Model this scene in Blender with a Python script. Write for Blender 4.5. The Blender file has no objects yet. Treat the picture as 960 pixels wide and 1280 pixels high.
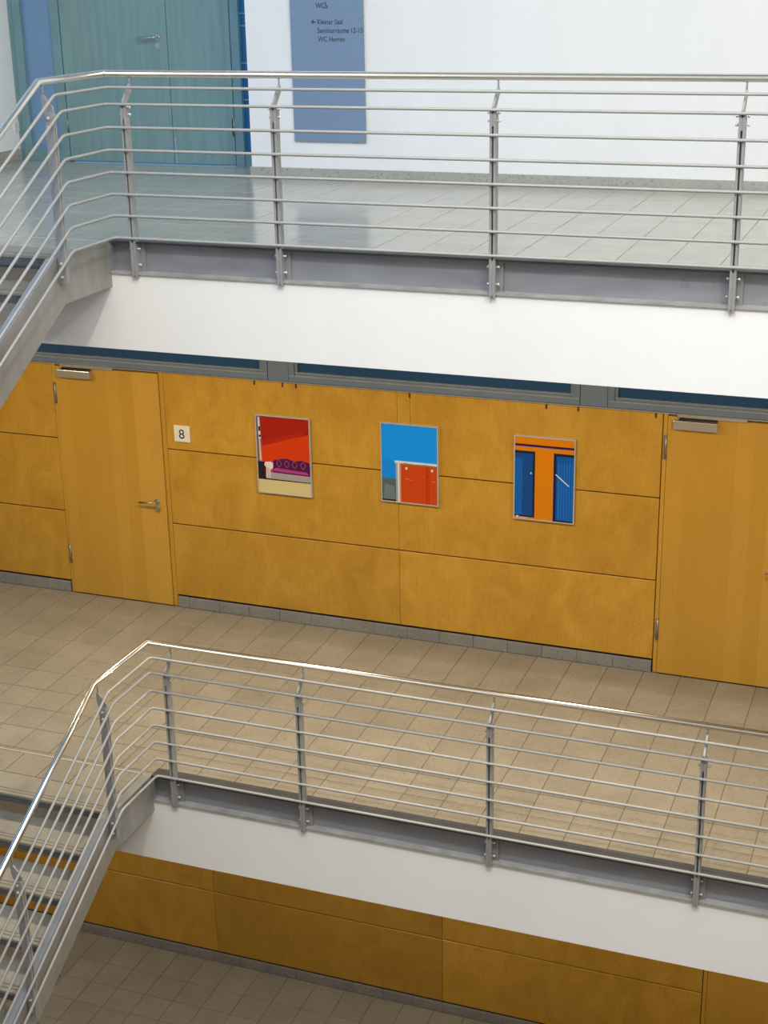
import bpy, bmesh, math, random
from mathutils import Vector, Matrix
random.seed(7)
D = bpy.data
SC = bpy.context.scene
COL = SC.collection

# ------------------------------------------------------------------ camera
H = 3.8126                       # storey height; lower floor z=0, middle z=H
ZL, ZM = 0.0, H
ZU = ZM + H                      # upper railing level
ZUF = ZU + 0.035                 # finished upper floor
F_PX, YAW, PITCH, ROLL = 1897.2758, 20.9282, 19.8763, -1.1228
y_, p_, r_ = (math.radians(a) for a in (YAW, PITCH, ROLL))
fw = Vector((-math.sin(y_)*math.cos(p_), math.cos(y_)*math.cos(p_), -math.sin(p_)))
rt = Vector((math.cos(y_), math.sin(y_), 0))
up = rt.cross(fw)
r2 = math.cos(r_)*rt + math.sin(r_)*up
u2 = -math.sin(r_)*rt + math.cos(r_)*up
cam_d = D.cameras.new('camera')
cam_d.sensor_fit = 'VERTICAL'
cam_d.sensor_height = 36.0
cam_d.lens = F_PX/1280*36.0
cam_d.clip_end = 200
cam = D.objects.new('camera', cam_d)
COL.objects.link(cam)
m = Matrix((r2, u2, -fw)).transposed().to_4x4()
m.translation = Vector((4.2126, -11.2179, 5.4752 + ZM))
cam.matrix_world = m
SC.camera = cam

# ------------------------------------------------------------------ light
vs = SC.view_settings
vs.view_transform = 'Standard'
vs.look = 'None'
vs.exposure = 0.0
vs.gamma = 1.0
vs.use_curve_mapping = False
w = D.worlds.new('sky'); SC.world = w
w.use_nodes = True
bg = w.node_tree.nodes['Background']
bg.inputs[0].default_value = (0.19, 0.50, 1.0, 1)
bg.inputs[1].default_value = 1.25

def area(name, loc, size, power, col, rot=(0, 0, 0), sy=None, shape=None):
    l = D.lights.new(name, 'AREA')
    l.energy = power; l.color = col
    l.shape = shape or ('RECTANGLE' if sy else 'SQUARE')
    l.size = size
    if sy: l.size_y = sy
    o = D.objects.new(name, l); COL.objects.link(o)
    o.location = loc; o.rotation_euler = rot
    return o
# unseen broad area lamp added under the solid right part of the roof; the left part of the roof is open to the sky
area('overhead_area_lamp', (3.3, -8.0, 13.9), 9.0, 740, (1.0, 0.985, 0.925), sy=8.0)
# two ceiling floods on the right-hand side of the atrium
area('ceiling_flood', (2.6, -8.2, 13.6), 0.28, 260, (1.0, 0.97, 0.9), shape='DISK')
area('ceiling_flood', (6.6, -8.0, 13.2), 0.28, 260, (1.0, 0.97, 0.9), shape='DISK')

# ------------------------------------------------------------------ materials
def nodes_of(name):
    mt = D.materials.new(name); mt.use_nodes = True
    nt = mt.node_tree
    return mt, nt, nt.nodes['Principled BSDF']
def N(nt, t, **kw):
    n = nt.nodes.new(t)
    for k, v in kw.items(): setattr(n, k, v)
    return n
def c4(c): return (c[0], c[1], c[2], 1)
def ramp(nt, src, stops):
    r = N(nt, 'ShaderNodeValToRGB')
    els = r.color_ramp.elements
    while len(els) < len(stops): els.new(0.5)
    for e, (p, c) in zip(els, stops):
        e.position = p; e.color = c4(c)
    nt.links.new(src, r.inputs[0])
    return r.outputs[0]
def mapped(nt, scale, kind='Object'):
    tc = N(nt, 'ShaderNodeTexCoord'); mp = N(nt, 'ShaderNodeMapping')
    mp.inputs['Scale'].default_value = scale
    nt.links.new(tc.outputs[kind], mp.inputs[0])
    return mp.outputs[0]
def noise(nt, vec, scale, detail=4, rough=.55, dist=0):
    n = N(nt, 'ShaderNodeTexNoise')
    n.inputs['Scale'].default_value = scale
    n.inputs['Detail'].default_value = detail
    n.inputs['Roughness'].default_value = rough
    n.inputs['Distortion'].default_value = dist
    nt.links.new(vec, n.inputs['Vector'])
    return n.outputs[0]
def mix(nt, kind, fac, a, b):
    n = N(nt, 'ShaderNodeMix', data_type='RGBA', blend_type=kind)
    for sock, v in ((n.inputs[0], fac), (n.inputs[6], a), (n.inputs[7], b)):
        if hasattr(v, 'is_linked'): nt.links.new(v, sock)
        elif isinstance(v, (int, float)): sock.default_value = v
        else: sock.default_value = c4(v)
    return n.outputs[2]
def math_(nt, op, a, b=None):
    n = N(nt, 'ShaderNodeMath', operation=op)
    for i, v in enumerate((a, b)):
        if v is None: continue
        if hasattr(v, 'is_linked'): nt.links.new(v, n.inputs[i])
        else: n.inputs[i].default_value = v
    return n.outputs[0]
def bump(nt, b, h, strength, dist=.002):
    n = N(nt, 'ShaderNodeBump')
    n.inputs['Strength'].default_value = strength
    n.inputs['Distance'].default_value = dist
    nt.links.new(h, n.inputs['Height'])
    nt.links.new(n.outputs[0], b.inputs['Normal'])
def plain(name, col, rough=.5, metal=0., var=.06, scale=8., spec=.5, streak=(1, 1, 1)):
    mt, nt, b = nodes_of(name)
    v = noise(nt, mapped(nt, streak), scale, 5)
    lo = tuple(max(0, x*(1-var)) for x in col); hi = tuple(min(1, x*(1+var)) for x in col)
    nt.links.new(ramp(nt, v, [(.3, lo), (.7, hi)]), b.inputs['Base Color'])
    b.inputs['Roughness'].default_value = rough
    b.inputs['Metallic'].default_value = metal
    b.inputs['Specular IOR Level'].default_value = spec
    return mt
def flat(name, col, rough=.5, metal=0., spec=.5):
    mt, nt, b = nodes_of(name)
    b.inputs['Base Color'].default_value = c4(col)
    b.inputs['Roughness'].default_value = rough
    b.inputs['Metallic'].default_value = metal
    b.inputs['Specular IOR Level'].default_value = spec
    return mt
def wood_panel():
    mt, nt, b = nodes_of('birch_panel')
    oi = N(nt, 'ShaderNodeObjectInfo')
    vec = mapped(nt, (1, 1, 1.0))
    add = N(nt, 'ShaderNodeVectorMath', operation='ADD')
    sc = N(nt, 'ShaderNodeVectorMath', operation='SCALE')
    cmb = N(nt, 'ShaderNodeCombineXYZ')
    for k in range(3): nt.links.new(oi.outputs['Random'], cmb.inputs[k])
    nt.links.new(cmb.outputs[0], sc.inputs[0]); sc.inputs['Scale'].default_value = 40
    nt.links.new(vec, add.inputs[0]); nt.links.new(sc.outputs[0], add.inputs[1])
    v = add.outputs[0]
    mp = N(nt, 'ShaderNodeMapping'); mp.inputs['Scale'].default_value = (1.4, 1, .9)
    nt.links.new(v, mp.inputs[0])
    big = noise(nt, mp.outputs[0], 2.2, 5, .6, 1.2)
    mp2 = N(nt, 'ShaderNodeMapping'); mp2.inputs['Scale'].default_value = (38, 1, 3.2)
    nt.links.new(v, mp2.inputs[0])
    fine = noise(nt, mp2.outputs[0], 2.0, 5, .6, .8)
    mp3 = N(nt, 'ShaderNodeMapping'); mp3.inputs['Scale'].default_value = (1.6, 1, 1.1)
    nt.links.new(v, mp3.inputs[0])
    curl = noise(nt, mp3.outputs[0], 7.0, 3, .5, 3.5)
    col = ramp(nt, big, [(.28, (.445, .228, .020)), (.55, (.525, .282, .030)), (.8, (.600, .335, .052))])
    fc = ramp(nt, fine, [(.3, (.90, .89, .86)), (.65, (1.04, 1.04, 1.04))])
    col = mix(nt, 'MULTIPLY', .8, col, fc)
    cc = ramp(nt, curl, [(.36, (.92, .91, .88)), (.46, (1, 1, 1)), (.62, (1, 1, 1)), (.72, (1.06, 1.07, 1.12))])
    col = mix(nt, 'MULTIPLY', .8, col, cc)
    col = mix(nt, 'MULTIPLY', 1., col, oi.outputs['Color'])
    nt.links.new(col, b.inputs['Base Color'])
    b.inputs['Roughness'].default_value = .42
    bump(nt, b, fine, .05)
    return mt
def wood_veneer():
    mt, nt, b = nodes_of('birch_veneer')
    tc = N(nt, 'ShaderNodeTexCoord'); sx = N(nt, 'ShaderNodeSeparateXYZ')
    nt.links.new(tc.outputs['Object'], sx.inputs[0])
    k = math_(nt, 'FLOOR', math_(nt, 'MULTIPLY', sx.outputs[0], 7.6))
    wn = N(nt, 'ShaderNodeTexWhiteNoise', noise_dimensions='1D')
    nt.links.new(k, wn.inputs['W'])
    fine = noise(nt, mapped(nt, (60, 1, 1.6)), 2.0, 5, .6, .3)
    big = noise(nt, mapped(nt, (1, 1, .5)), 2.0, 3)
    col = ramp(nt, wn.outputs[0], [(0, (.500, .265, .029)), (1, (.565, .312, .046))])
    col = mix(nt, 'MULTIPLY', .8, col, ramp(nt, fine, [(.3, (.91, .90, .86)), (.65, (1.03, 1.03, 1.03))]))
    col = mix(nt, 'MULTIPLY', .8, col, ramp(nt, big, [(.3, (.93, .92, .90)), (.7, (1.03, 1.03, 1.03))]))
    nt.links.new(col, b.inputs['Base Color'])
    b.inputs['Roughness'].default_value = .42
    bump(nt, b, fine, .04)
    return mt
def terrazzo(name, a, c, rough, speck=.55, rnd=.07, scale=70.):
    mt, nt, b = nodes_of(name)
    oi = N(nt, 'ShaderNodeObjectInfo')
    vec = mapped(nt, (1, 1, 1), 'Object')
    add = N(nt, 'ShaderNodeVectorMath', operation='ADD')
    nt.links.new(vec, add.inputs[0]); nt.links.new(oi.outputs['Location'], add.inputs[1])
    v = add.outputs[0]
    big = noise(nt, v, 3.0, 5, .6)
    sp = noise(nt, v, scale, 3, .7)
    col = ramp(nt, big, [(.3, a), (.7, c)])
    col = mix(nt, 'MULTIPLY', speck, col, ramp(nt, sp, [(.30, (.45, .43, .40)), (.42, (.96, .96, .96)), (.62, (1, 1, 1)), (.72, (1.2, 1.2, 1.18))]))
    col = mix(nt, 'MULTIPLY', 1., col, ramp(nt, oi.outputs['Random'], [(0, (1-rnd,)*3), (1, (1+rnd*.6,)*3)]))
    nt.links.new(col, b.inputs['Base Color'])
    b.inputs['Roughness'].default_value = rough
    return mt
def plaster(name, col, stain=.04):
    mt, nt, b = nodes_of(name)
    a = noise(nt, mapped(nt, (1, 1, .35)), 1.3, 5, .6)
    f = noise(nt, mapped(nt, (1, 1, 1)), 160, 2)
    lo = tuple(x*(1-stain) for x in col)
    nt.links.new(ramp(nt, a, [(.3, lo), (.6, col)]), b.inputs['Base Color'])
    b.inputs['Roughness'].default_value = .75
    b.inputs['Specular IOR Level'].default_value = .25
    bump(nt, b, f, .08, .001)
    return mt

M = {}
M['panel'] = wood_panel()
M['veneer'] = wood_veneer()
M['tile'] = terrazzo('terrazzo_tile', (.236, .205, .152), (.290, .254, .192), .5, .85, .07, 52.)
M['tile_polished'] = terrazzo('polished_tile', (.37, .348, .285), (.43, .405, .33), .17, .3, .04)
M['grout'] = plain('grout', (.155, .130, .092), .9)
M['grout_light'] = plain('light_grout', (.25, .24, .21), .8)
M['stone'] = terrazzo('skirting_stone', (.205, .197, .185), (.25, .24, .225), .55, .8, .07, 55.)
M['stone_light'] = terrazzo('speckled_skirting', (.37, .36, .32), (.45, .44, .39), .5, 1., scale=48.)
M['tread'] = terrazzo('tread_stone', (.255, .225, .172), (.32, .285, .22), .4, .6, .03)
M['white'] = plaster('white_plaster', (.86, .86, .85))
M['white_dim'] = plaster('atrium_plaster', (.74, .73, .70))
M['steel'] = plain('brushed_steel', (.84, .82, .77), .18, 1., .03, 30)
M['bar'] = plain('grey_bar_paint', (.34, .337, .325), .45, .1, .04, 10)
M['post'] = plain('grey_post_paint', (.30, .30, .30), .45, .1, .06, 12)
M['beam'] = plain('grey_beam_paint', (.245, .252, .275), .42, .1, .14, 4, streak=(.6, 1, 2.5))
M['stringer'] = plain('grey_stringer_paint', (.285, .278, .262), .4, .15, .12, 4, streak=(1, 2.5, .7))
M['carrier'] = plain('dark_grey_carrier', (.095, .10, .11), .5, 0, .1, 6)
M['flange'] = plain('dark_flange_top', (.065, .065, .068), .6, 0, .15, 7, .3)  # top flange coloured much darker than the beam web
M['lip'] = plain('dusty_bottom_flange', (.33, .325, .31), .5, 0, .2, 7)
M['hinge'] = flat('dull_hinge_steel', (.33, .30, .26), .4, .7)
M['bolt'] = flat('zinc_bolt', (.80, .79, .76), .3, .6)
M['dark'] = flat('dark_gap', (.012, .012, .014), .8)
M['nickel'] = plain('satin_nickel', (.62, .59, .54), .28, 1., .03, 40)
M['alu'] = plain('anodised_aluminium', (.62, .60, .56), .33, .8, .03, 30)
M['frame_grey'] = plain('blue_grey_frame', (.140, .178, .235), .4, 0, .05, 6)
M['sill'] = plain('pale_sill_highlight', (.33, .36, .37), .4, 0, .1, 9)  # paler colour paints the highlights on the window ledges
M['silver'] = plain('silver_picture_frame', (.50, .49, .47), .4, .15, .03, 30)
M['pane'] = flat('dark_pane', (.026, .070, .150), .12, 0, .15)
M['pane_blue'] = flat('blue_pane', (.15, .28, .45), .08, 0, .8)
M['pane_deep'] = flat('deep_blue_pane', (.01, .13, .29), .1, 0, .7)
M['teal'] = plain('teal_stain', (.185, .300, .300), .42, 0, .10, 3, streak=(7, 1, .6))
M['teal_frame'] = plain('teal_frame', (.165, .285, .310), .45, 0, .06, 5)
M['sign'] = flat('blue_grey_glass_sign', (.20, .285, .41), .09, 0, .6)
M['ink'] = flat('dark_lettering', (.02, .03, .045), .5)
M['black'] = flat('black_print', (.008, .008, .008), .5)
M['plate'] = flat('ivory_plate', (.74, .71, .62), .4)
M['switch'] = flat('white_plastic', (.75, .75, .74), .4)
M['lamp'] = flat('lamp_glass', (.9, .88, .8), .4)

# ------------------------------------------------------------------ mesh helpers
def nb(): return bmesh.new()
def bx(bm, x0, x1, y0, y1, z0, z1, bev=0, seg=1):
    r = bmesh.ops.create_cube(bm, size=1)
    for v in r['verts']:
        v.co = Vector(((x0+x1)/2 + v.co.x*(x1-x0), (y0+y1)/2 + v.co.y*(y1-y0), (z0+z1)/2 + v.co.z*(z1-z0)))
    if bev:
        es = list({e for v in r['verts'] for e in v.link_edges})
        bmesh.ops.bevel(bm, geom=es, offset=bev, segments=seg, affect='EDGES', profile=.5)
    return bm
def box(*a, **k): return bx(nb(), *a, **k)
def prism(bm, pts, axis, a, b):
    """extrude a polygon: pts are the two other coordinates in x,y,z order"""
    def mk(p, t):
        q = list(p); q.insert(axis, t); return Vector(q)
    lo = [bm.verts.new(mk(p, a)) for p in pts]
    hi = [bm.verts.new(mk(p, b)) for p in pts]
    n = len(pts)
    bm.faces.new(lo); bm.faces.new(hi[::-1])
    for i in range(n):
        j = (i+1) % n
        bm.faces.new((lo[i], hi[i], hi[j], lo[j]))
    bmesh.ops.recalc_face_normals(bm, faces=bm.faces)
    return bm
def tube(bm, pts, r, seg=10, cap=True):
    pts = [Vector(p) for p in pts]
    n = len(pts)
    ds = [(pts[i+1]-pts[i]).normalized() for i in range(n-1)]
    ref = Vector((0, 0, 1)) if abs(ds[0].z) < .9 else Vector((1, 0, 0))
    rings = []
    a = ds[0].cross(ref).normalized()
    for i in range(n):
        if i == 0: t = ds[0]
        elif i == n-1: t = ds[-1]
        else: t = (ds[i-1]+ds[i]).normalized()
        d0 = ds[max(0, i-1)]
        # frame perpendicular to the incoming segment, sheared to the mitre plane
        a = (a - d0*a.dot(d0)).normalized()
        b = d0.cross(a)
        ring = []
        for k in range(seg):
            an = 2*math.pi*k/seg
            off = a*math.cos(an)*r + b*math.sin(an)*r
            s = -off.dot(t)/d0.dot(t)
            ring.append(bm.verts.new(pts[i] + off + d0*s))
        rings.append(ring)
        if i < n-1 and i > 0:
            a = ds[i-1].rotation_difference(ds[i]) @ a
    for i in range(n-1):
        for k in range(seg):
            f = bm.faces.new((rings[i][k], rings[i][(k+1) % seg], rings[i+1][(k+1) % seg], rings[i+1][k]))
            f.smooth = True
    if cap:
        bm.faces.new(rings[0][::-1]); bm.faces.new(rings[-1])
    bmesh.ops.recalc_face_normals(bm, faces=bm.faces)
    return bm
def fillet(pts, rad, seg=4):
    pts = [Vector(p) for p in pts]
    out = [pts[0]]
    for i in range(1, len(pts)-1):
        p, a, b = pts[i], (pts[i-1]-pts[i]).normalized(), (pts[i+1]-pts[i]).normalized()
        A, B = p+a*rad, p+b*rad
        for k in range(seg+1):
            t = k/seg
            out.append(A*(1-t)**2 + p*2*t*(1-t) + B*t*t)
    out.append(pts[-1])
    return out
def obj(name, bm, mat, parent=None, base=None, mats=None):
    me = D.meshes.new(name)
    bm.to_mesh(me); bm.free()
    o = D.objects.new(name, me); COL.objects.link(o)
    for mm in (mats or [mat]): me.materials.append(M[mm] if isinstance(mm, str) else mm)
    if parent is not None:
        o.parent = parent
        off = parent['_w'] if '_w' in parent else (0, 0, 0)
        me.transform(Matrix.Translation(-Vector(off)))
        o['_w'] = list(off)
    elif base is not None:
        me.transform(Matrix.Translation(-Vector(base)))
        o.location = base; o['_w'] = list(base)
    else:
        o['_w'] = [0, 0, 0]
    return o
def inst(name, me, loc, parent):
    o = D.objects.new(name, me); COL.objects.link(o)
    off = Vector(parent['_w'])
    o.parent = parent; o.location = Vector(loc) - off
    o['_w'] = list(loc)
    return o
def mesh(name, bm, mat):
    me = D.meshes.new(name); bm.to_mesh(me); bm.free(); me.materials.append(M[mat]); return me
def thing(name, label, cat, loc, group=None, kind=None):
    o = D.objects.new(name, None); COL.objects.link(o)
    o.empty_display_size = .1
    o.location = loc; o['_w'] = list(loc)
    o['label'] = label
    if cat: o['category'] = cat
    if group: o['group'] = group
    if kind: o['kind'] = kind
    return o
def tag(o, label, cat=None, group=None, kind=None):
    o['label'] = label
    if cat: o['category'] = cat
    if group: o['group'] = group
    if kind: o['kind'] = kind
    return o
def text_bm(s, size, origin, align='LEFT', thick=.0006, xs=1.0):
    """lettering standing in the x-z plane, facing -y"""
    cu = D.curves.new('lettering', 'FONT')
    cu.body = s; cu.size = size; cu.align_x = align; cu.extrude = thick
    o = D.objects.new('lettering', cu); COL.objects.link(o)
    dg = bpy.context.evaluated_depsgraph_get()
    me = D.meshes.new_from_object(o.evaluated_get(dg))
    bm = nb(); bm.from_mesh(me)
    D.objects.remove(o); D.meshes.remove(me); D.curves.remove(cu)
    for v in bm.verts:
        x, yy, z = v.co
        v.co = Vector((origin[0] + x*xs, origin[1] - z, origin[2] + yy))
    return bm

# ------------------------------------------------------------------ floors with tiles
def tile_mesh(name, sx, sy, mat, th=.012, bev=.0015):
    return mesh(name, box(-sx/2, sx/2, -sy/2, sy/2, -th, 0, bev=bev), mat)
def tiled_floor(name, label, slab, ztop, x0, pitch, nx, rows, mat, grout, gap=.006, center=(0, -1.4), cut=None):
    """slab = x0,x1,y0,y1,thickness ; rows = list of (ya, yb) ; x0.. column joints"""
    sx0, sx1, sy0, sy1, th = slab
    base = ((sx0+sx1)/2, (sy0+sy1)/2, ztop - th)
    fl = obj(name, box(sx0, sx1, sy0, sy1, ztop-th, ztop-.004), grout, base=base)
    tag(fl, label, kind='structure')
    cells = []
    for i in range(nx):
        xa = x0 + i*pitch
        for ya, yb in rows:
            if cut and cut(xa+pitch/2, (ya+yb)/2): continue
            cells.append((xa+pitch/2, (ya+yb)/2, pitch-gap, abs(yb-ya)-gap))
    cells.sort(key=lambda c: (c[0]-center[0])**2*.35 + (c[1]-center[1])**2)
    cache = {}
    for cx, cy, a, b in cells[:296]:
        k = (round(a, 3), round(b, 3))
        if k not in cache: cache[k] = tile_mesh('tile', a, b, mat)
        inst('tile', cache[k], (cx, cy, ztop + random.uniform(-.0006, .0006)), fl)
    rest = cells[296:]
    if rest:
        bm = nb()
        for cx, cy, a, b in rest: bx(bm, cx-a/2, cx+a/2, cy-b/2, cy+b/2, ztop-.012, ztop)
        o = obj('tile_field', bm, mat, fl); o['kind'] = 'stuff'
    return fl
def rows_from(y0, pitch, n, ytop, ybot):
    r = []
    ys = [ytop] + [y0 - k*pitch for k in range(n)] + [ybot]
    ys = sorted({round(v, 4) for v in ys if ybot <= v <= ytop}, reverse=True)
    for a, b in zip(ys[:-1], ys[1:]):
        if a-b > .03: r.append((b, a))
    return r

tiled_floor('floor_lower', 'beige terrazzo tiled floor of the lowest storey', (-9, 8, -14.5, 0, .3), ZL,
            -2.965-.3*6, .3, 22, rows_from(-.40, .3, 11, -.012, -3.2), 'tile', 'grout', center=(-1.5, -.9))
tiled_floor('floor_middle', 'beige terrazzo tiled gallery floor of the middle storey', (-9, 8, -2.80, .30, .20), ZM,
            -3.2277-.3*5, .3, 32, rows_from(-.3645, .3, 9, -.012, -2.798), 'tile', 'grout', center=(-.3, -1.4))
tiled_floor('floor_upper', 'pale polished tiled gallery floor of the upper storey', (-9, 8, -2.80, 1.2, .20), ZUF,
            .592-.298*19, .298, 34, rows_from(-1.2+.298*8, .298, 17, .84, -2.80), 'tile_polished', 'grout_light', gap=.004, center=(0, -1.3),
            cut=lambda x, y: y > .32 and x > -1.3)

# ------------------------------------------------------------------ fascias, soffits, outer shell
for nm, z, lab in (('trim_upper', ZU, 'white plastered slab edge under the upper gallery'),
                   ('trim_middle', ZM, 'white plastered slab edge under the middle gallery')):
    b = nb()
    bx(b, -9, 8, -2.885, -2.72, z-.644, z-.145)
    tag(obj(nm, b, 'white', base=(0, -2.8, z-.644)), lab, kind='structure')
for nm, z, y1 in (('ceiling_middle', ZU, .30), ('ceiling_lower', ZM, .30)):
    tag(obj(nm, box(-9, 8, -2.72, y1, z-.66, z-.60), 'white', base=(0, -1.2, z-.66)), 'white soffit over the gallery', kind='structure')
SPL = ZM+1.5
for nm, q, lab in (('wall_front', (-9, 8, -14.7, -14.5), 'wall across the atrium'), ('wall_right', (8, 8.2, -14.7, 1.2), 'end wall of the atrium')):
    c_ = ((q[0]+q[1])/2, (q[2]+q[3])/2)
    tag(obj(nm, box(*q, 0, SPL), 'panel', base=(*c_, 0)), 'birch panelled lower '+lab, kind='structure')
    tag(obj(nm+'_upper', box(*q, SPL, 14.2), 'white_dim', base=(*c_, SPL)), 'pale plaster upper '+lab, kind='structure')
tag(obj('wall_left', box(-9.2, -9, -14.7, 1.2, 0, 7.4), 'panel', base=(-9.1, -7, 0)), 'birch panelled wall below the tall atrium window', kind='structure')
tag(obj('ceiling', box(-2.1, 8.2, -14.7, 1.4, 14.2, 14.4), 'white_dim', base=(0, -7, 14.2)), 'pale atrium roof', kind='structure')

# ------------------------------------------------------------------ panelled walls (middle and lower)
GAP = .004
def tone(z, xa, za):
    if z == ZL: return .80 if -2 < xa < 0 else .97
    return {(-2.1, .112): .93, (.053, .112): 1.03, (-2.1, .803): .97, (.053, .803): .98, (-2.1, 1.5): 1.0, (.054, 1.5): .96, (.165, 1.5): 1.0}.get((xa, za), .94)
def panel_wall(nm, z, rowsz, cols, label, tall):
    bw = nb(); bx(bw, -9, 8, .024, .30, z, z+min(tall, 2.189))
    if tall < 3.2: bx(bw, -9, 8, .06, .30, z+2.189, z+tall)
    wl = obj(nm, bw, 'dark', base=(0, .16, z))
    tag(wl, label, kind='structure')
    for (za, zb), cc in zip(rowsz, cols):
        for xa, xb in cc:
            b = box(xa+.0008, xb-.0008, 0, .022, z+za+.005, z+zb-.005, bev=.0035)
            base = ((xa+xb)/2, .011, z+za)
            o = obj('panel', b, 'panel', parent=None, base=base)
            tn = tone(z, xa, za); o.color = (tn, tn*.995, tn*.98, 1)
            o.parent = wl; o.location = Vector(base) - Vector(wl['_w'])
    return wl
rz = [(.112, .803), (.803, 1.500), (1.500, 2.190)]
left = [(-8.4, -5.8), (-5.8, -3.214)]
right = [(3.372, 5.5), (5.5, 7.9)]
mid_cols = [left+[(-2.100, .053), (.053, 2.230)]+right,
            left+[(-2.100, .053), (.053, 2.230)]+right,
            left+[(-2.100, .054), (.054, .165), (.165, 2.230)]+right]
wm = panel_wall('wall_middle', ZM, rz, mid_cols, 'birch panelled wall of the middle gallery', 3.16)
for x in (-1.225, -.966, -.842, 1.309, 1.566, 2.175, .165):
    o = obj('fixing_clip', box(x-.006, x+.006, -.004, .01, ZM+2.150, ZM+2.187), 'dark', wm)
low_cols = [[(-8.4, -4.2), (-4.2, -1.93), (-1.93, .415), (.415, 2.795), (3.93, 5.8), (5.8, 7.9)]]*3
wlow = panel_wall('wall_lower', ZL, rz, low_cols, 'birch panelled wall of the lowest storey', 3.16)

def skirting(nm, z, spans, label, h=.098, x0=0.115, pitch=.299):
    bk = nb()
    for xa, xb in spans: bx(bk, xa+.004, xb-.004, .004, .023, z, z+h-.004)
    bb = obj(nm, bk, 'dark', base=(0, .01, z))
    tag(bb, label, kind='structure')
    for xa, xb in spans:
        k = math.ceil((xa-x0)/pitch); xs = [xa]
        while x0+k*pitch < xb-.05:
            if x0+k*pitch > xa+.05: xs.append(x0+k*pitch)
            k += 1
        xs.append(xb)
        for a, b in zip(xs[:-1], xs[1:]):
            base = ((a+b)/2, -.005, z)
            o = obj('skirting_stone', box(a+.0012, b-.0012, -.012, .015, z, z+h, bev=.002), 'stone', base=base)
            o.parent = bb; o.location = Vector(base)-Vector(bb['_w'])
skirting('baseboard_middle', ZM, [(-5.2, -3.222), (-2.095, 2.226), (3.38, 5.2)], 'grey stone skirting along the middle gallery wall')
skirting('baseboard_lower', ZL, [(-4.6, 2.79)], 'dark grey stone skirting along the lowest wall')

# ------------------------------------------------------------------ doors
def lever(parent, x, y, z, ln, sgn=-1):
    """rose, lever and lock rose on a leaf face at depth y; the lever points to sgn*x"""
    b = nb()
    tube(b, [(x, y, z), (x, y-.010, z)], .026, 18)
    tube(b, fillet([(x, y-.008, z), (x, y-.055, z), (x+sgn*ln, y-.055, z-.006)], .022, 5), .0095, 12)
    obj('lever_handle', b, 'nickel', parent)
    b = nb()
    tube(b, [(x, y, z-.073), (x, y-.009, z-.073)], .026, 18)
    tube(b, [(x, y-.009, z-.073), (x, y-.016, z-.073)], .010, 12)
    obj('lock_rose', b, 'nickel', parent)
def hinge(parent, x, y, z0, z1):
    b = nb()
    tube(b, [(x, y-.008, z0), (x, y-.008, z1)], .0085, 10)
    bx(b, x-.020, x-.011, y-.004, y+.004, z0, z1)
    obj('hinge', b, 'hinge', parent)
def closer(parent, x0, z):
    """sliding-arm closer: body on the leaf, rail on the frame above"""
    b = box(x0, x0+.335, -.062, -.014, z+2.088, z+2.158, bev=.004, seg=2)
    obj('closer_body', b, 'alu', parent)
    b = nb()
    bx(b, x0+.025, x0+.55, -.035, .0, z+2.178, z+2.204, bev=.002)
    obj('closer_rail', b, 'alu', parent)
    b = nb()
    bx(b, x0+.04, x0+.075, -.05, -.02, z+2.156, z+2.170)
    bx(b, x0+.05, x0+.33, -.045, -.025, z+2.168, z+2.177)
    obj('closer_arm', b, 'dark', parent)
def wood_door(nm, z, xa, xb, label, full=True):
    """xa,xb = leaf edges"""
    d = thing(nm, label, None, ((xa+xb)/2, 0, z), kind='structure')
    b = nb()
    bx(b, xa-.036, xa-.003, .002, .03, z, z+2.19, bev=.002)
    bx(b, xb+.003, xb+.044, .002, .03, z, z+2.19, bev=.002)
    obj('door_frame', b, 'veneer', d)
    b = nb()
    bx(b, xa-.010, xa, .008, .03, z, z+2.18)
    bx(b, xb, xb+.010, .008, .03, z, z+2.18)
    obj('frame_rebate', b, 'dark', d)
    lf = obj('door_leaf', box(xa, xb, -.012, .028, z+.008, z+2.176, bev=.002), 'veneer', d)
    if full:
        lever(lf, xb-.088, -.012, z+1.0, .155)
        hinge(d, xa-.008, -.006, z+.302, z+.477)
        hinge(d, xa-.008, -.006, z+1.832, z+2.022)
        closer(d, xa+.048, z)
    return d
wood_door('door_1', ZM, -3.176, -2.146, 'birch veneer door beside the number plate, closer at its top')
wood_door('door_2', ZM, 2.272, 3.325, 'birch veneer door beside the orange and blue picture')
wood_door('door_3', ZL, 2.838, 3.88, 'birch veneer door of the lowest storey', full=True)

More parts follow.
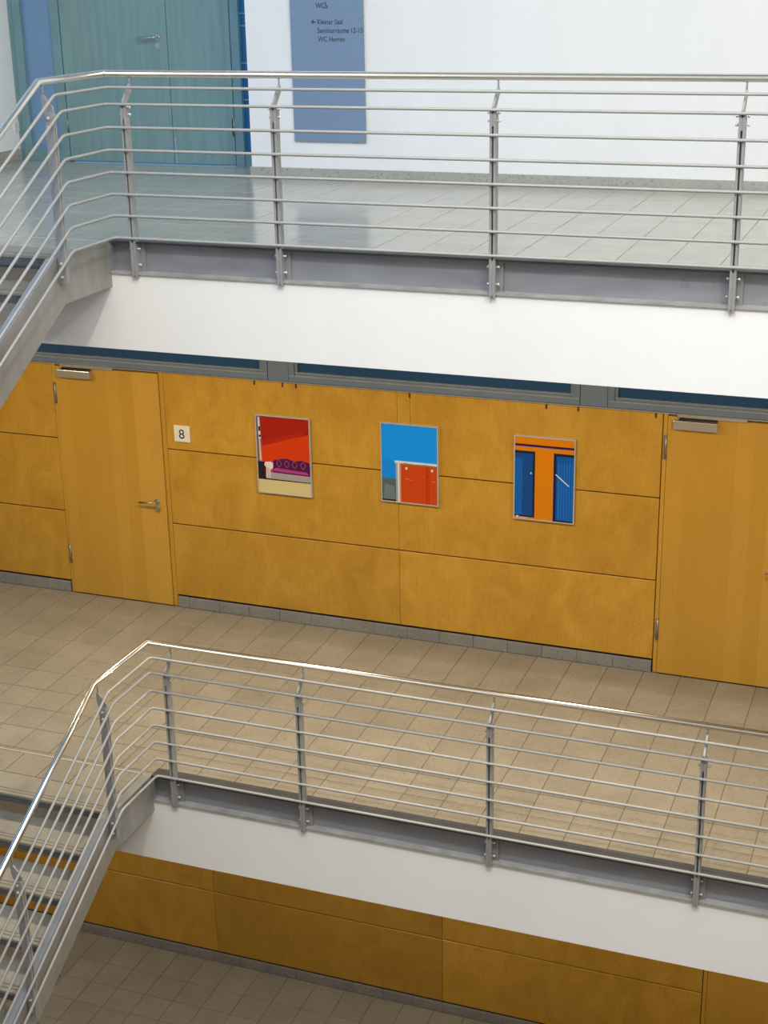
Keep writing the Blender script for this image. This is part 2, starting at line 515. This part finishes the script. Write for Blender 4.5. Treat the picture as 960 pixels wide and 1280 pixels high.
# ------------------------------------------------------------------ transom windows over the middle wall
def transom(nm, xa, xb, label):
    t = thing(nm, label, None, ((xa+xb)/2, .03, ZM+2.20), kind='structure')
    z0, z1 = ZM+2.200, ZM+3.15
    b = nb()
    for (w, ya, yb, d) in ((.050, .004, .05, 0), ):
        bx(b, xa, xb, ya, yb, z0, z0+w, bev=.003)
        bx(b, xa, xb, ya, yb, z1-w, z1)
        bx(b, xa, xa+w, ya, yb, z0+w, z1-w)
        bx(b, xb-w, xb, ya, yb, z0+w, z1-w)
    obj('window_frame', b, 'frame_grey', t)
    b = nb(); e = .050
    bx(b, xa+e, xb-e, .018, .05, z0+e, z0+e+.026, bev=.003)
    bx(b, xa+e, xa+e+.026, .018, .05, z0+e+.026, z1-e)
    bx(b, xb-e-.026, xb-e, .018, .05, z0+e+.026, z1-e)
    obj('glazing_bead', b, 'frame_grey', t)
    b = nb()  # pale strips stand in for light caught on ledge and bead tops
    bx(b, xa+.01, xb-.01, -.003, .018, z0+.049, z0+.055, bev=.001)
    bx(b, xa+e, xb-e, .010, .040, z0+.075, z0+.080, bev=.001)
    obj('sill_highlight', b, 'sill', t)
    obj('window_pane', box(xa+e+.02, xb-e-.02, .040, .048, z0+e+.02, z1-e), 'pane', t)
transom('window_1', -3.62, -1.104, 'blue-grey framed transom window above the numbered door')
transom('window_2', -.908, 1.574, 'blue-grey framed transom window above the three pictures')
transom('window_3', 1.796, 4.4, 'blue-grey framed transom window above the door beside the orange picture')
transom('window_4', -6.2, -3.83, 'blue-grey framed transom window behind the staircase')
k = 0
for xa, xb in ((-1.100, -.912), (1.578, 1.792), (-3.826, -3.624)):
    k += 1
    tag(obj('trim_%d' % k, box(xa, xb, .008, .05, ZM+2.20, ZM+3.15, bev=.002), 'frame_grey', base=((xa+xb)/2, .02, ZM+2.2)),
        'blue-grey filler panel between transom windows', kind='structure')
tag(obj('trim_4', box(-6.2, 4.4, -.006, .03, ZM+2.190, ZM+2.199), 'alu', base=(0, .01, ZM+2.19)),
    'thin silver strip capping the panels', kind='structure')

# ------------------------------------------------------------------ number plate
pl = thing('number_plate', 'square ivory plate with a black number 8 beside the door', 'sign', (-1.942, -.006, ZM+1.582))
obj('plate', box(-2.019, -1.865, -.012, 0, ZM+1.582, ZM+1.728, bev=.0015), 'plate', pl)
obj('lettering', text_bm('8', .120, (-1.944, -.0126, ZM+1.612), 'CENTER'), 'black', pl)

# ------------------------------------------------------------------ pictures
def picture(name, label, x0, x1, z0, z1, shapes):
    z0 += ZM; z1 += ZM
    t = thing(name, label, 'picture', ((x0+x1)/2, -.0, z0), 'framed pictures on the birch wall')
    f = .008; b = nb()
    bx(b, x0, x1, -.026, 0, z1-f, z1); bx(b, x0, x1, -.026, 0, z0, z0+f)
    bx(b, x0, x0+f, -.026, 0, z0+f, z1-f); bx(b, x1-f, x1, -.026, 0, z0+f, z1-f)
    obj('picture_frame', b, 'silver', t)
    b = nb(); mats = []; 
    px0, px1, pz0, pz1 = x0+f, x1-f, z0+f, z1-f
    bx(b, px0, px1, -.019, -.002, pz0, pz1)
    mats.append(shapes[0]); 
    for i, (col, pts) in enumerate(shapes[1:]):
        if col not in mats: mats.append(col)
        y = -.0192 - .00012*i
        vs_ = [b.verts.new((px0+(px1-px0)*u, y, pz0+(pz1-pz0)*v)) for u, v in pts]
        fc = b.faces.new(vs_)
        fc.normal_update()
        if fc.normal.y > 0: fc.normal_flip()
        fc.material_index = mats.index(col)
    ms = []
    for c in mats:
        key = 'print_%.3f_%.3f_%.3f' % c
        if key not in M: M[key] = flat(key, c, .22, 0, .5)
        ms.append(key)
    obj('print', b, None, t, mats=ms)
    return t
def R(u0, v0, u1, v1): return [(u0, v0), (u1, v0), (u1, v1), (u0, v1)]
RED, ORED, PUR, PINK, CREAM, GREY = (.36, .014, .008), (.62, .045, .006), (.085, .006, .085), (.40, .05, .22), (.62, .52, .26), (.36, .32, .33)
GOLD, WHT, DK, SLATE, ORN = (.30, .10, .10), (.70, .68, .66), (.02, .012, .02), (.16, .13, .22), (.72, .24, .06)
p1 = [ORED,
      (RED, [(.07, .62), (.99, .80), (1, 1), (.07, 1)]),
      ((.42, .02, .008), [(.07, .60), (.86, .78), (.90, .83), (.07, .66)]),
      (SLATE, [(0, .12), (.10, .12), (.075, 1), (0, 1)]),
      (DK, R(.0, .17, .14, .40)),
      (WHT, [(.035, .70), (.075, .70), (.06, .98), (.035, .98)]),
      (DK, R(.04, .80, .07, .86)), (DK, R(.04, .72, .075, .75)),
      (ORN, [(.035, .42), (.085, .40), (.065, .70), (.035, .70)]), (WHT, [(.05, .42), (.065, .42), (.058, .70), (.05, .70)]),
      (CREAM, R(0, 0, 1, .175)),
      (DK, [(0, .168), (1, .168), (1, .19), (0, .20)]),
      (GREY, [(.16, .185), (1, .18), (1, .27), (.16, .27)]),
      (PUR, [(.28, .27), (1, .26), (1, .43), (.84, .46), (.70, .44), (.55, .47), (.40, .45), (.30, .43)]),
      (PINK, [(.26, .29), (.97, .275), (.94, .31), (.34, .335)]),
      (WHT, [(.15, .19), (.235, .19), (.235, .30), (.29, .33), (.29, .39), (.25, .41), (.14, .40), (.12, .36), (.16, .33)]),
      ((.5, .47, .46), [(.16, .19), (.23, .19), (.22, .32), (.17, .33)])]
for u in (.40, .55, .70, .86):
    for s in (-1, 1):
        p1.append((GOLD, [(u, .345), (u+.012, .345), (u+s*.05+.012, .40), (u+.012, .445), (u, .445), (u+s*.05, .40)][:6]))
picture('framed_picture', 'framed print of a purple sofa before a red wall', -1.226, -.722, 1.199, 1.897, p1)
BLU, DBL, GRY2, LGR, ROR, DRO, WH2 = (.004, .29, .95), (.003, .25, .86), (.085, .13, .155), (.33, .35, .38), (.56, .055, .004), (.25, .02, .002), (.68, .68, .68)
p2 = [BLU,
      (DBL, [(0, .30), (.26, .30), (.26, .5), (0, .55)]),
      (GRY2, R(0, 0, .27, .30)), ((.14, .19, .21), [(.02, 0), (.24, 0), (.22, .2), (.05, .22)]),
      (DK, R(0, 0, .27, .022)),
      (LGR, R(.25, 0, .335, .505)), (WH2, R(.285, 0, .315, .50)),
      (ROR, R(.335, 0, 1, .50)),
      ((.75, .11, .01), R(.335, 0, .36, .48)),
      (DRO, R(.355, 0, .363, .49)), (DRO, R(.80, 0, .812, .49)), (DRO, R(.84, 0, .850, .49)), (DRO, R(.80, .36, .85, .37)),
      (WH2, R(.235, .505, 1, .535)), ((.20, .17, .15), [(.36, .49), (.97, .49), (.97, .505), (.80, .512), (.60, .505), (.40, .512)]),
      (WH2, [(.425, .435), (.445, .425), (.465, .435), (.465, .455), (.445, .465), (.425, .455)]),
      (WH2, [(.885, .435), (.905, .425), (.925, .435), (.925, .455), (.905, .465), (.885, .455)]),
      ((.75, .25, .15), R(.42, .305, .50, .312)), ((.75, .25, .15), R(.51, .297, .55, .303)), ((.75, .25, .15), R(.90, .30, .98, .306))]
picture('framed_picture', 'framed print of a blue wall and orange red doors', -.088, .414, 1.240, 1.927, p2)
ORG, NAV, B1, B2, B3 = (.66, .205, .002), (.012, .012, .045), (.004, .10, .42), (.005, .06, .27), (.006, .135, .55)
p3 = [ORG,
      ((.05, .006, .03), R(0, .885, 1, .912)), ((.28, .16, .30), R(0, .876, 1, .886)),
      (B2, R(0, .03, .345, .83)), (NAV, R(0, .80, .345, .83)), (NAV, R(.305, .03, .345, .83)), (NAV, R(0, .02, .345, .04)),
      (B1, R(.0, .04, .13, .74)),
      (B2, R(.655, .0, 1, .83)), (NAV, R(.655, .80, 1, .83)), (NAV, R(.655, 0, .70, .83)), (NAV, R(.655, 0, 1, .018)),
      (B1, R(.715, .02, 1, .79)), (B3, R(.73, .03, .98, .72))]
for u in (.03, .065, .10): p3.append((B3, R(u, .05, u+.012, .72)))
for u in (.765, .81, .855, .90, .945): p3.append((B2, R(u, .02, u+.010, .78)))
p3 += [((.55, .68, .80), [(.685, .575), (.70, .583), (.925, .452), (.915, .442)]),
       (WH2, [(.265, .555), (.285, .555), (.285, .575), (.265, .575)]),
       (WH2, R(.03, .012, .075, .03)), (WH2, R(.10, .01, .22, .018)),
       ((.80, .33, .01), R(.345, .03, .352, .83)), ((.45, .30, .25), R(.645, .0, .655, .83))]
picture('framed_picture', 'framed print of an orange facade with tall blue windows', 1.056, 1.558, 1.212, 1.920, p3)

# ------------------------------------------------------------------ upper storey walls, sign, teal door
YW, YD = .32, .85
tag(obj('wall_upper', box(-1.305, 8, YW, YW+.25, ZUF, 14.2), 'white', base=(3, YW, ZUF)), 'white plaster wall of the upper gallery', kind='structure')
tag(obj('wall_upper_side', box(-4.15, -3.875, -1.2, YD+.3, ZUF, 14.2), 'white', base=(-4, 0, ZUF)), 'white plaster return wall beside the teal door', kind='structure')
tag(obj('wall_upper_lintel', box(-3.875, -1.305, YD-.01, YD+.25, ZUF+2.6, 14.2), 'white', base=(-2.6, YD, ZUF+2.6)), 'white plaster wall above the teal door', kind='structure')
b = nb(); bx(b, -1.318, 8, YW-.014, YW, ZUF, ZUF+.072, bev=.0015)
tag(obj('baseboard_upper', b, 'stone_light', base=(0, YW, ZUF)), 'speckled grey stone skirting under the white upper wall', kind='structure')
tag(obj('baseboard_side', box(-3.875, -3.861, -1.2, YD-.03, ZUF, ZUF+.105, bev=.0015), 'stone_light', base=(-3.87, 0, ZUF)),
    'speckled stone skirting of the return wall', kind='structure')
d = thing('door_4', 'teal stained double door with narrow glazed side panel', None, (-2.5, YD, ZUF), kind='structure')
z = ZUF; T = 2.55
b = nb()
for xa, xb in ((-3.815, -3.735), (-3.43, -3.345), (-1.690, -1.612)):
    bx(b, xa, xb, YD-.03, YD+.05, z, z+T, bev=.003)
bx(b, -3.735, -3.43, YD-.03, YD+.05, z, z+.105, bev=.003)
bx(b, -3.815, -1.3, YD-.03, YD+.05, z+T, z+T+.06)
bx(b, -3.875, -3.815, YD-.005, YD+.05, z, z+T+.06)
obj('door_frame', b, 'teal_frame', d)
obj('glass_panel', box(-3.735, -3.43, YD+.008, YD+.016, z+.105, z+T), 'pane_blue', d)
b = nb()
bx(b, -1.612, -1.30, YD-.01, YD+.05, z, z+.11)
for zz in (.55, .85, 1.15, 1.25): bx(b, -1.612, -1.30, YD+.0, YD+.04, z+zz, z+zz+.012)
obj('side_rail', b, 'teal_frame', d)
obj('side_glass', box(-1.612, -1.30, YD+.012, YD+.020, z+.11, z+T), 'pane_deep', d)
l1 = obj('door_leaf', box(-3.335, -2.293, YD-.028, YD+.02, z+.010, z+T, bev=.002), 'teal', d)
l2 = obj('door_leaf', box(-2.287, -1.698, YD-.028, YD+.02, z+.010, z+T, bev=.002), 'teal', d)
lever(l1, -2.378, YD-.028, z+1.068, .165)
obj('kick_plate', box(-2.283, -2.255, YD-.031, YD-.028, z+.012, z+.23), 'nickel', l2)
for xx, za, zb in ((-3.338, .265, .375), (-1.695, .255, .40), (-1.695, 1.75, 1.9), (-3.338, 1.75, 1.9)):
    hinge(d, xx, YD-.024, z+za, z+zb)
s = thing('wall_socket', 'small white socket low on the white return wall', 'socket', (-3.875, .81, ZUF+.255))
obj('cover_plate', box(-3.875, -3.866, .77, .85, ZUF+.255, ZUF+.34, bev=.002), 'switch', s)
bb_ = nb(); tube(bb_, [(-3.8655, .81, ZUF+.298), (-3.8675, .81, ZUF+.298)], .022, 16)
obj('socket_insert', bb_, 'plate', s)

sg = thing('wall_sign', 'tall blue-grey glass direction sign screwed to the white wall', 'sign', (-.59, YW-.02, ZUF+.287))
obj('sign_panel', box(-.902, -.281, YW-.024, YW-.014, ZUF+.287, ZUF+1.95, bev=.001), 'sign', sg)
bolt_me = None
for xx in (-.872, -.310):
    for zz in (.312, 1.232, 1.92):
        b = nb(); tube(b, [(xx, YW, ZUF+zz), (xx, YW-.030, ZUF+zz)], .009, 12)
        obj('standoff_screw', b, 'nickel', sg)
ty = YW-.0248
for s_, x, zz, sz in (('Kleiner Saal', -.672, 1.186, .056), ('Seminarräume', -.672, 1.121, .056), ('12-15', -.392, 1.121, .056), ('WC Herren', -.668, 1.056, .056),
                      ('WC', -.680, 1.306, .056), ('WC Damen', -.680, 1.371, .056)):
    obj('lettering', text_bm(s_, sz, (x, ty, ZUF+zz), xs=.82), 'ink', sg)
b = nb()
zc = ZUF+1.204
prism(b, [(-.724, zc), (-.704, zc+.016), (-.699, zc+.011), (-.709, zc+.0035), (-.682, zc+.0035), (-.682, zc-.0035), (-.709, zc-.0035), (-.699, zc-.011), (-.704, zc-.016)], 1, ty-.0006, ty+.0006)
obj('arrow', b, 'ink', sg)
b = nb(); zc = ZUF+1.318; xc = -.592      # accessible-toilet symbol
for kk in range(14):
    a0, a1 = math.radians(150+kk*18), math.radians(150+(kk+1)*18)
    prism(b, [(xc+.013*math.cos(a0), zc+.013*math.sin(a0)), (xc+.013*math.cos(a1), zc+.013*math.sin(a1)),
              (xc+.009*math.cos(a1), zc+.009*math.sin(a1)), (xc+.009*math.cos(a0), zc+.009*math.sin(a0))], 1, ty-.0006, ty+.0006)
bx(b, xc-.003, xc+.002, ty-.0006, ty+.0006, zc+.002, zc+.024)
bx(b, xc-.003, xc+.011, ty-.0006, ty+.0006, zc+.002, zc+.006)
bx(b, xc+.008, xc+.012, ty-.0006, ty+.0006, zc-.012, zc+.004)
tube(b, [(xc-.001, ty-.0006, zc+.030), (xc-.001, ty+.0006, zc+.030)], .0045, 10)
obj('symbol', b, 'ink', sg)

# ------------------------------------------------------------------ staircases
SLOPE = .58
RISER, GOING = .1680, .168/.58
XR = -.79                        # outer face of the right-hand stringer
XLS = -2.45
SB, CB = math.sin(math.atan(SLOPE)), math.cos(math.atan(SLOPE))
def stringer_poly(zt, yend, dep=.286, ztop=.050):
    yb = -3.44
    yt = yb - dep*SB/(1+CB)
    return [(-2.876, zt+ztop), (yt, zt+ztop), (yend, zt+ztop-(yt-yend)*SLOPE),
            (yend, zt+ztop-dep-(yb-yend)*SLOPE), (yb, zt+ztop-dep), (-2.876, zt+ztop-dep)]
def staircase(zt, zf, label, group):
    n = 11
    t = thing('staircase', label, 'staircase', (-1.6, -5., zt-RISER*n))
    yend = -3.365 - GOING*n
    for x0, x1, fl in ((XR-.012, XR, -1), (XLS, XLS+.012, 1)):
        b = nb()
        P = stringer_poly(zt, yend)
        prism(b, P, 0, x0, x1)
        sgr = obj('stringer', b, 'stringer', t)
        b = nb()
        xa, xb = (x0-.048, x0) if fl < 0 else (x1, x1+.048)
        prism(b, [P[0], P[1], P[2], (P[2][0], P[2][1]-.016), (P[1][0]+.004, P[1][1]-.014), (P[0][0], P[0][1]-.014)], 0, xa, xb)
        obj('flange', b, 'stringer', sgr)
    xa, xb = XLS+.013, XR-.013
    def grips(parent, yn, z):
        for dy in (.030, .062):
            obj('grip_strip', box(xa+.01, xb-.05, yn+dy, yn+dy+.009, z-.002, z+.0007), 'grout', parent)
    # landing slab: joint strip, tile row, nosing stone
    o = obj('landing_plate', box(xa, xb, -3.20, -2.80, zf-.12, zf-.045), 'beam', t)
    obj('joint_strip', box(xa-1.5, xb, -2.814, -2.800, zf-.02, zf+.0015), 'bolt', t)
    for k in range(6):
        b = box(xa+k*.27+.003, min(xb, xa+(k+1)*.27)-.003, -3.098, -2.818, zf-.045, zf, bev=.0015)
        obj('landing_tile', b, 'tile' if zf < 5 else 'tile_polished', t)
    tr = obj('tread', box(xa, xb, -3.365, -3.103, zf-.022, zf, bev=.003), 'tread', t)
    obj('tread_carrier', box(xa, xb, -3.360, -3.11, zf-.068, zf-.022), 'carrier', tr)
    grips(tr, -3.365, zf)
    for k in range(1, n):
        yn = -3.365-GOING*k; zz = zf-RISER*k
        tr = obj('tread', box(xa, xb, yn, yn+GOING+.035, zz-.022, zz, bev=.003), 'tread', t)
        obj('tread_carrier', box(xa, xb, yn+.005, yn+GOING+.03, zz-.068, zz-.022), 'carrier', tr)
        grips(tr, yn, zz)
    fl = obj('floor_landing', box(-4.3, XR, yend-1.6, yend, zf-RISER*n-.2, zf-RISER*n), 'tile', base=(-2.5, yend-.8, zf-RISER*n-.2))
    tag(fl, 'terrazzo half landing at the foot of the flight', kind='structure')
    return t
staircase(ZU, ZUF, 'grey steel staircase with stone treads descending from the upper gallery', None)
staircase(ZM, ZM, 'grey steel staircase with stone treads descending from the middle gallery', None)

# ------------------------------------------------------------------ edge beams
PX = [-.606, .391, 1.728, 3.088, 4.45, 5.8]
def edge_beam(zt, yin, label, mark=False):
    t = thing('edge_beam', label, 'beam', (2, -2.86, zt-.15))
    b = nb(); x0, x1 = XR+.004, 7.6
    bx(b, x0, x1, -2.900, yin, zt+.044, zt+.058)
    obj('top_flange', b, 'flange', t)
    obj('web', box(x0, x1, -2.842, -2.830, zt-.138, zt+.044), 'beam', t)
    obj('bottom_flange', box(x0, x1, -2.900, -2.80, zt-.150, zt-.136), 'lip', t)
    obj('end_plate', box(x0-.004, x0+.010, -2.898, -2.83, zt-.150, zt+.046), 'beam', t)
    for px in PX:
        obj('cleat', box(px-.006, px+.052, -2.862, -2.842, zt-.136, zt+.044), 'beam', t)
    if mark:
        obj('stamp', text_bm('⊞ C-27' if False else 'C-27', .055, (2.905, -2.8424, zt-.058), thick=.0003), 'stamp', t)
        b = nb()
        for q in ((0, .04, 0, .004), (0, .04, .036, .04), (0, .004, 0, .04), (.036, .04, 0, .04), (.018, .022, 0, .04), (0, .04, .018, .022)):
            bx(b, 2.80+q[0], 2.80+q[1], -2.8426, -2.842, zt-.058+q[2], zt-.058+q[3])
        obj('stamp', b, 'stamp', t)
    return t
M['stamp'] = flat('faded_stamp', (.20, .205, .215), .5)
edge_beam(ZU, -2.80, 'grey steel edge channel of the upper gallery', True)
edge_beam(ZM, -2.79, 'grey steel edge channel of the middle gallery')

# ------------------------------------------------------------------ railings
ZB = [.985, .890, .753, .618, .484, .351, .219, .082]
b = nb()
tube(b, [(-.038, 0, 0), (.038, 0, 0)], .0042, 8)
for s_ in (-1, 1):
    tube(b, [(s_*.026, 0, 0), (s_*.036, 0, 0)], .0085, 10)
BOLT_X = mesh('bolt', b, 'bolt')
b = nb()
tube(b, [(0, -.032, 0), (0, .032, 0)], .0042, 8)
for s_ in (-1, 1):
    tube(b, [(0, s_*.019, 0), (0, s_*.028, 0)], .0095, 10)
BOLT_Y = mesh('bolt', b, 'bolt')
PT, GP = .013, .010              # plate thickness, slot width
def post_bm(ax, cx, cy, z0, z1, slot0, slot1):
    """twin flat bars with spacers; ax='x': plates face +-x"""
    b = nb()
    for s_ in (-1, 1):
        a0, a1 = sorted((s_*GP/2, s_*(GP/2+PT)))
        if ax == 'x': bx(b, cx+a0, cx+a1, cy-.0275, cy+.0275, z0, z1, bev=.001)
        else: bx(b, cx-.0275, cx+.0275, cy+a0, cy+a1, z0, z1, bev=.001)
    for za, zb in ((z0+.012, slot0), (slot1, z1+.004)):
        if ax == 'x': bx(b, cx-GP/2, cx+GP/2, cy-.024, cy+.024, za, zb)
        else: bx(b, cx-.024, cx+.024, cy-GP/2, cy+GP/2, za, zb)
    if ax == 'x': bx(b, cx-GP/2, cx+GP/2, cy+.012, cy+.022, slot0, slot1)
    else: bx(b, cx-.022, cx-.012, cy-GP/2, cy+GP/2, slot0, slot1)
    return b
YP = -2.890                      # gallery post centre
XP = -.756                       # stair post centre
def railing(zt, label):
    t = thing('railing', label, 'railing', (2, -2.89, zt-.165))
    ye = -6.55
    def stair_z(y, yk, z): return z - (yk-y)*SLOPE
    X1 = 7.5
    # handrail
    yk = -3.523
    b = nb()
    tube(b, [(X1, -2.81, zt+1.061), (-.791, -2.81, zt+1.061), (-.791, yk, zt+1.061), (-.791, ye, stair_z(ye, yk, zt+1.061))], .0215, 20)
    hr = obj('handrail', b, 'steel', t)
    b = nb(); tube(b, [(-.770, -2.81, zt+1.061), (-.764, -2.81, zt+1.061)], .0222, 20)
    obj('joint_ring', b, 'steel', hr)
    for i, zb in enumerate(ZB):
        x, y, k = (-.732, -2.885, -3.456) if i == 0 else (-.722, -2.925, -3.418)
        pts = fillet([(X1, y, zt+zb), (x, y, zt+zb), (x, k, zt+zb), (x, ye, stair_z(ye, k, zt+zb))], .028, 4)
        b = nb(); tube(b, pts, .0092, 10)
        obj('rail_bar', b, 'bar', t)
    # gallery posts
    for px in PX:
        p = obj('post', post_bm('x', px, YP, zt-.165, zt+.885, zt+.050, zt+.800), 'post', t)
        b = nb()
        prism(b, [(-2.914, zt+.870), (-2.866, zt+.870), (-2.866, zt+.893), (-2.800, zt+.962), (-2.800, zt+1.000), (-2.820, zt+1.004), (-2.914, zt+.906)], 0, px-.006, px+.006)
        tube(b, [(px, -2.81, zt+.99), (px, -2.81, zt+1.045)], .0055, 8)
        obj('bracket', b, 'post', p)
        for zz in (.873, .828, .012, -.088): inst('bolt', BOLT_X, (px, YP+.004, zt+zz), p)
    # stair posts
    for y in (-3.480, -4.590, -5.70):
        dz = (y+3.480)*SLOPE*.985
        z0, z1 = zt-.105+dz, zt+.945+dz
        p = obj('post', post_bm('y', XP, y, z0, z1-.06, z0+.20, z1-.14), 'post', t)
        b = nb()
        zh = zt+1.061-max(0, -3.523-y)*SLOPE
        prism(b, [(-.729, z1-.075), (-.783, z1-.075), (-.802, z1-.020), (-.802, z1+.045), (-.788, z1+.045), (-.729, z1-.030)], 1, y-.006, y+.006)
        tube(b, [(-.791, y, z1+.03), (-.791, y, zh-.01)], .0055, 8)
        obj('bracket', b, 'post', p)
        for zz in (z1-.085, z0+.045, z0+.125): inst('bolt', BOLT_Y, (XP, y, zz), p)
        inst('bolt', BOLT_Y, (XP, y, z1-.135), p)
    return t
railing(ZU, 'steel railing with polished handrail along the upper gallery and its stair')
railing(ZM, 'steel railing with polished handrail along the middle gallery and its stair')

# ------------------------------------------------------------------ recessed downlights under the soffits
for x in (-3.9, -1.5, .9, 3.3):
    area('downlight', (x, -1.95, ZU-.67), .14, 49, (1.0, .86, .62), shape='DISK')
for x in (-3.9, -.3, 3.3):
    area('downlight', (x, -1.45, ZM-.67), .14, 26, (1.0, .92, .78), shape='DISK')
for o in D.objects:
    if '_w' in o: del o['_w']
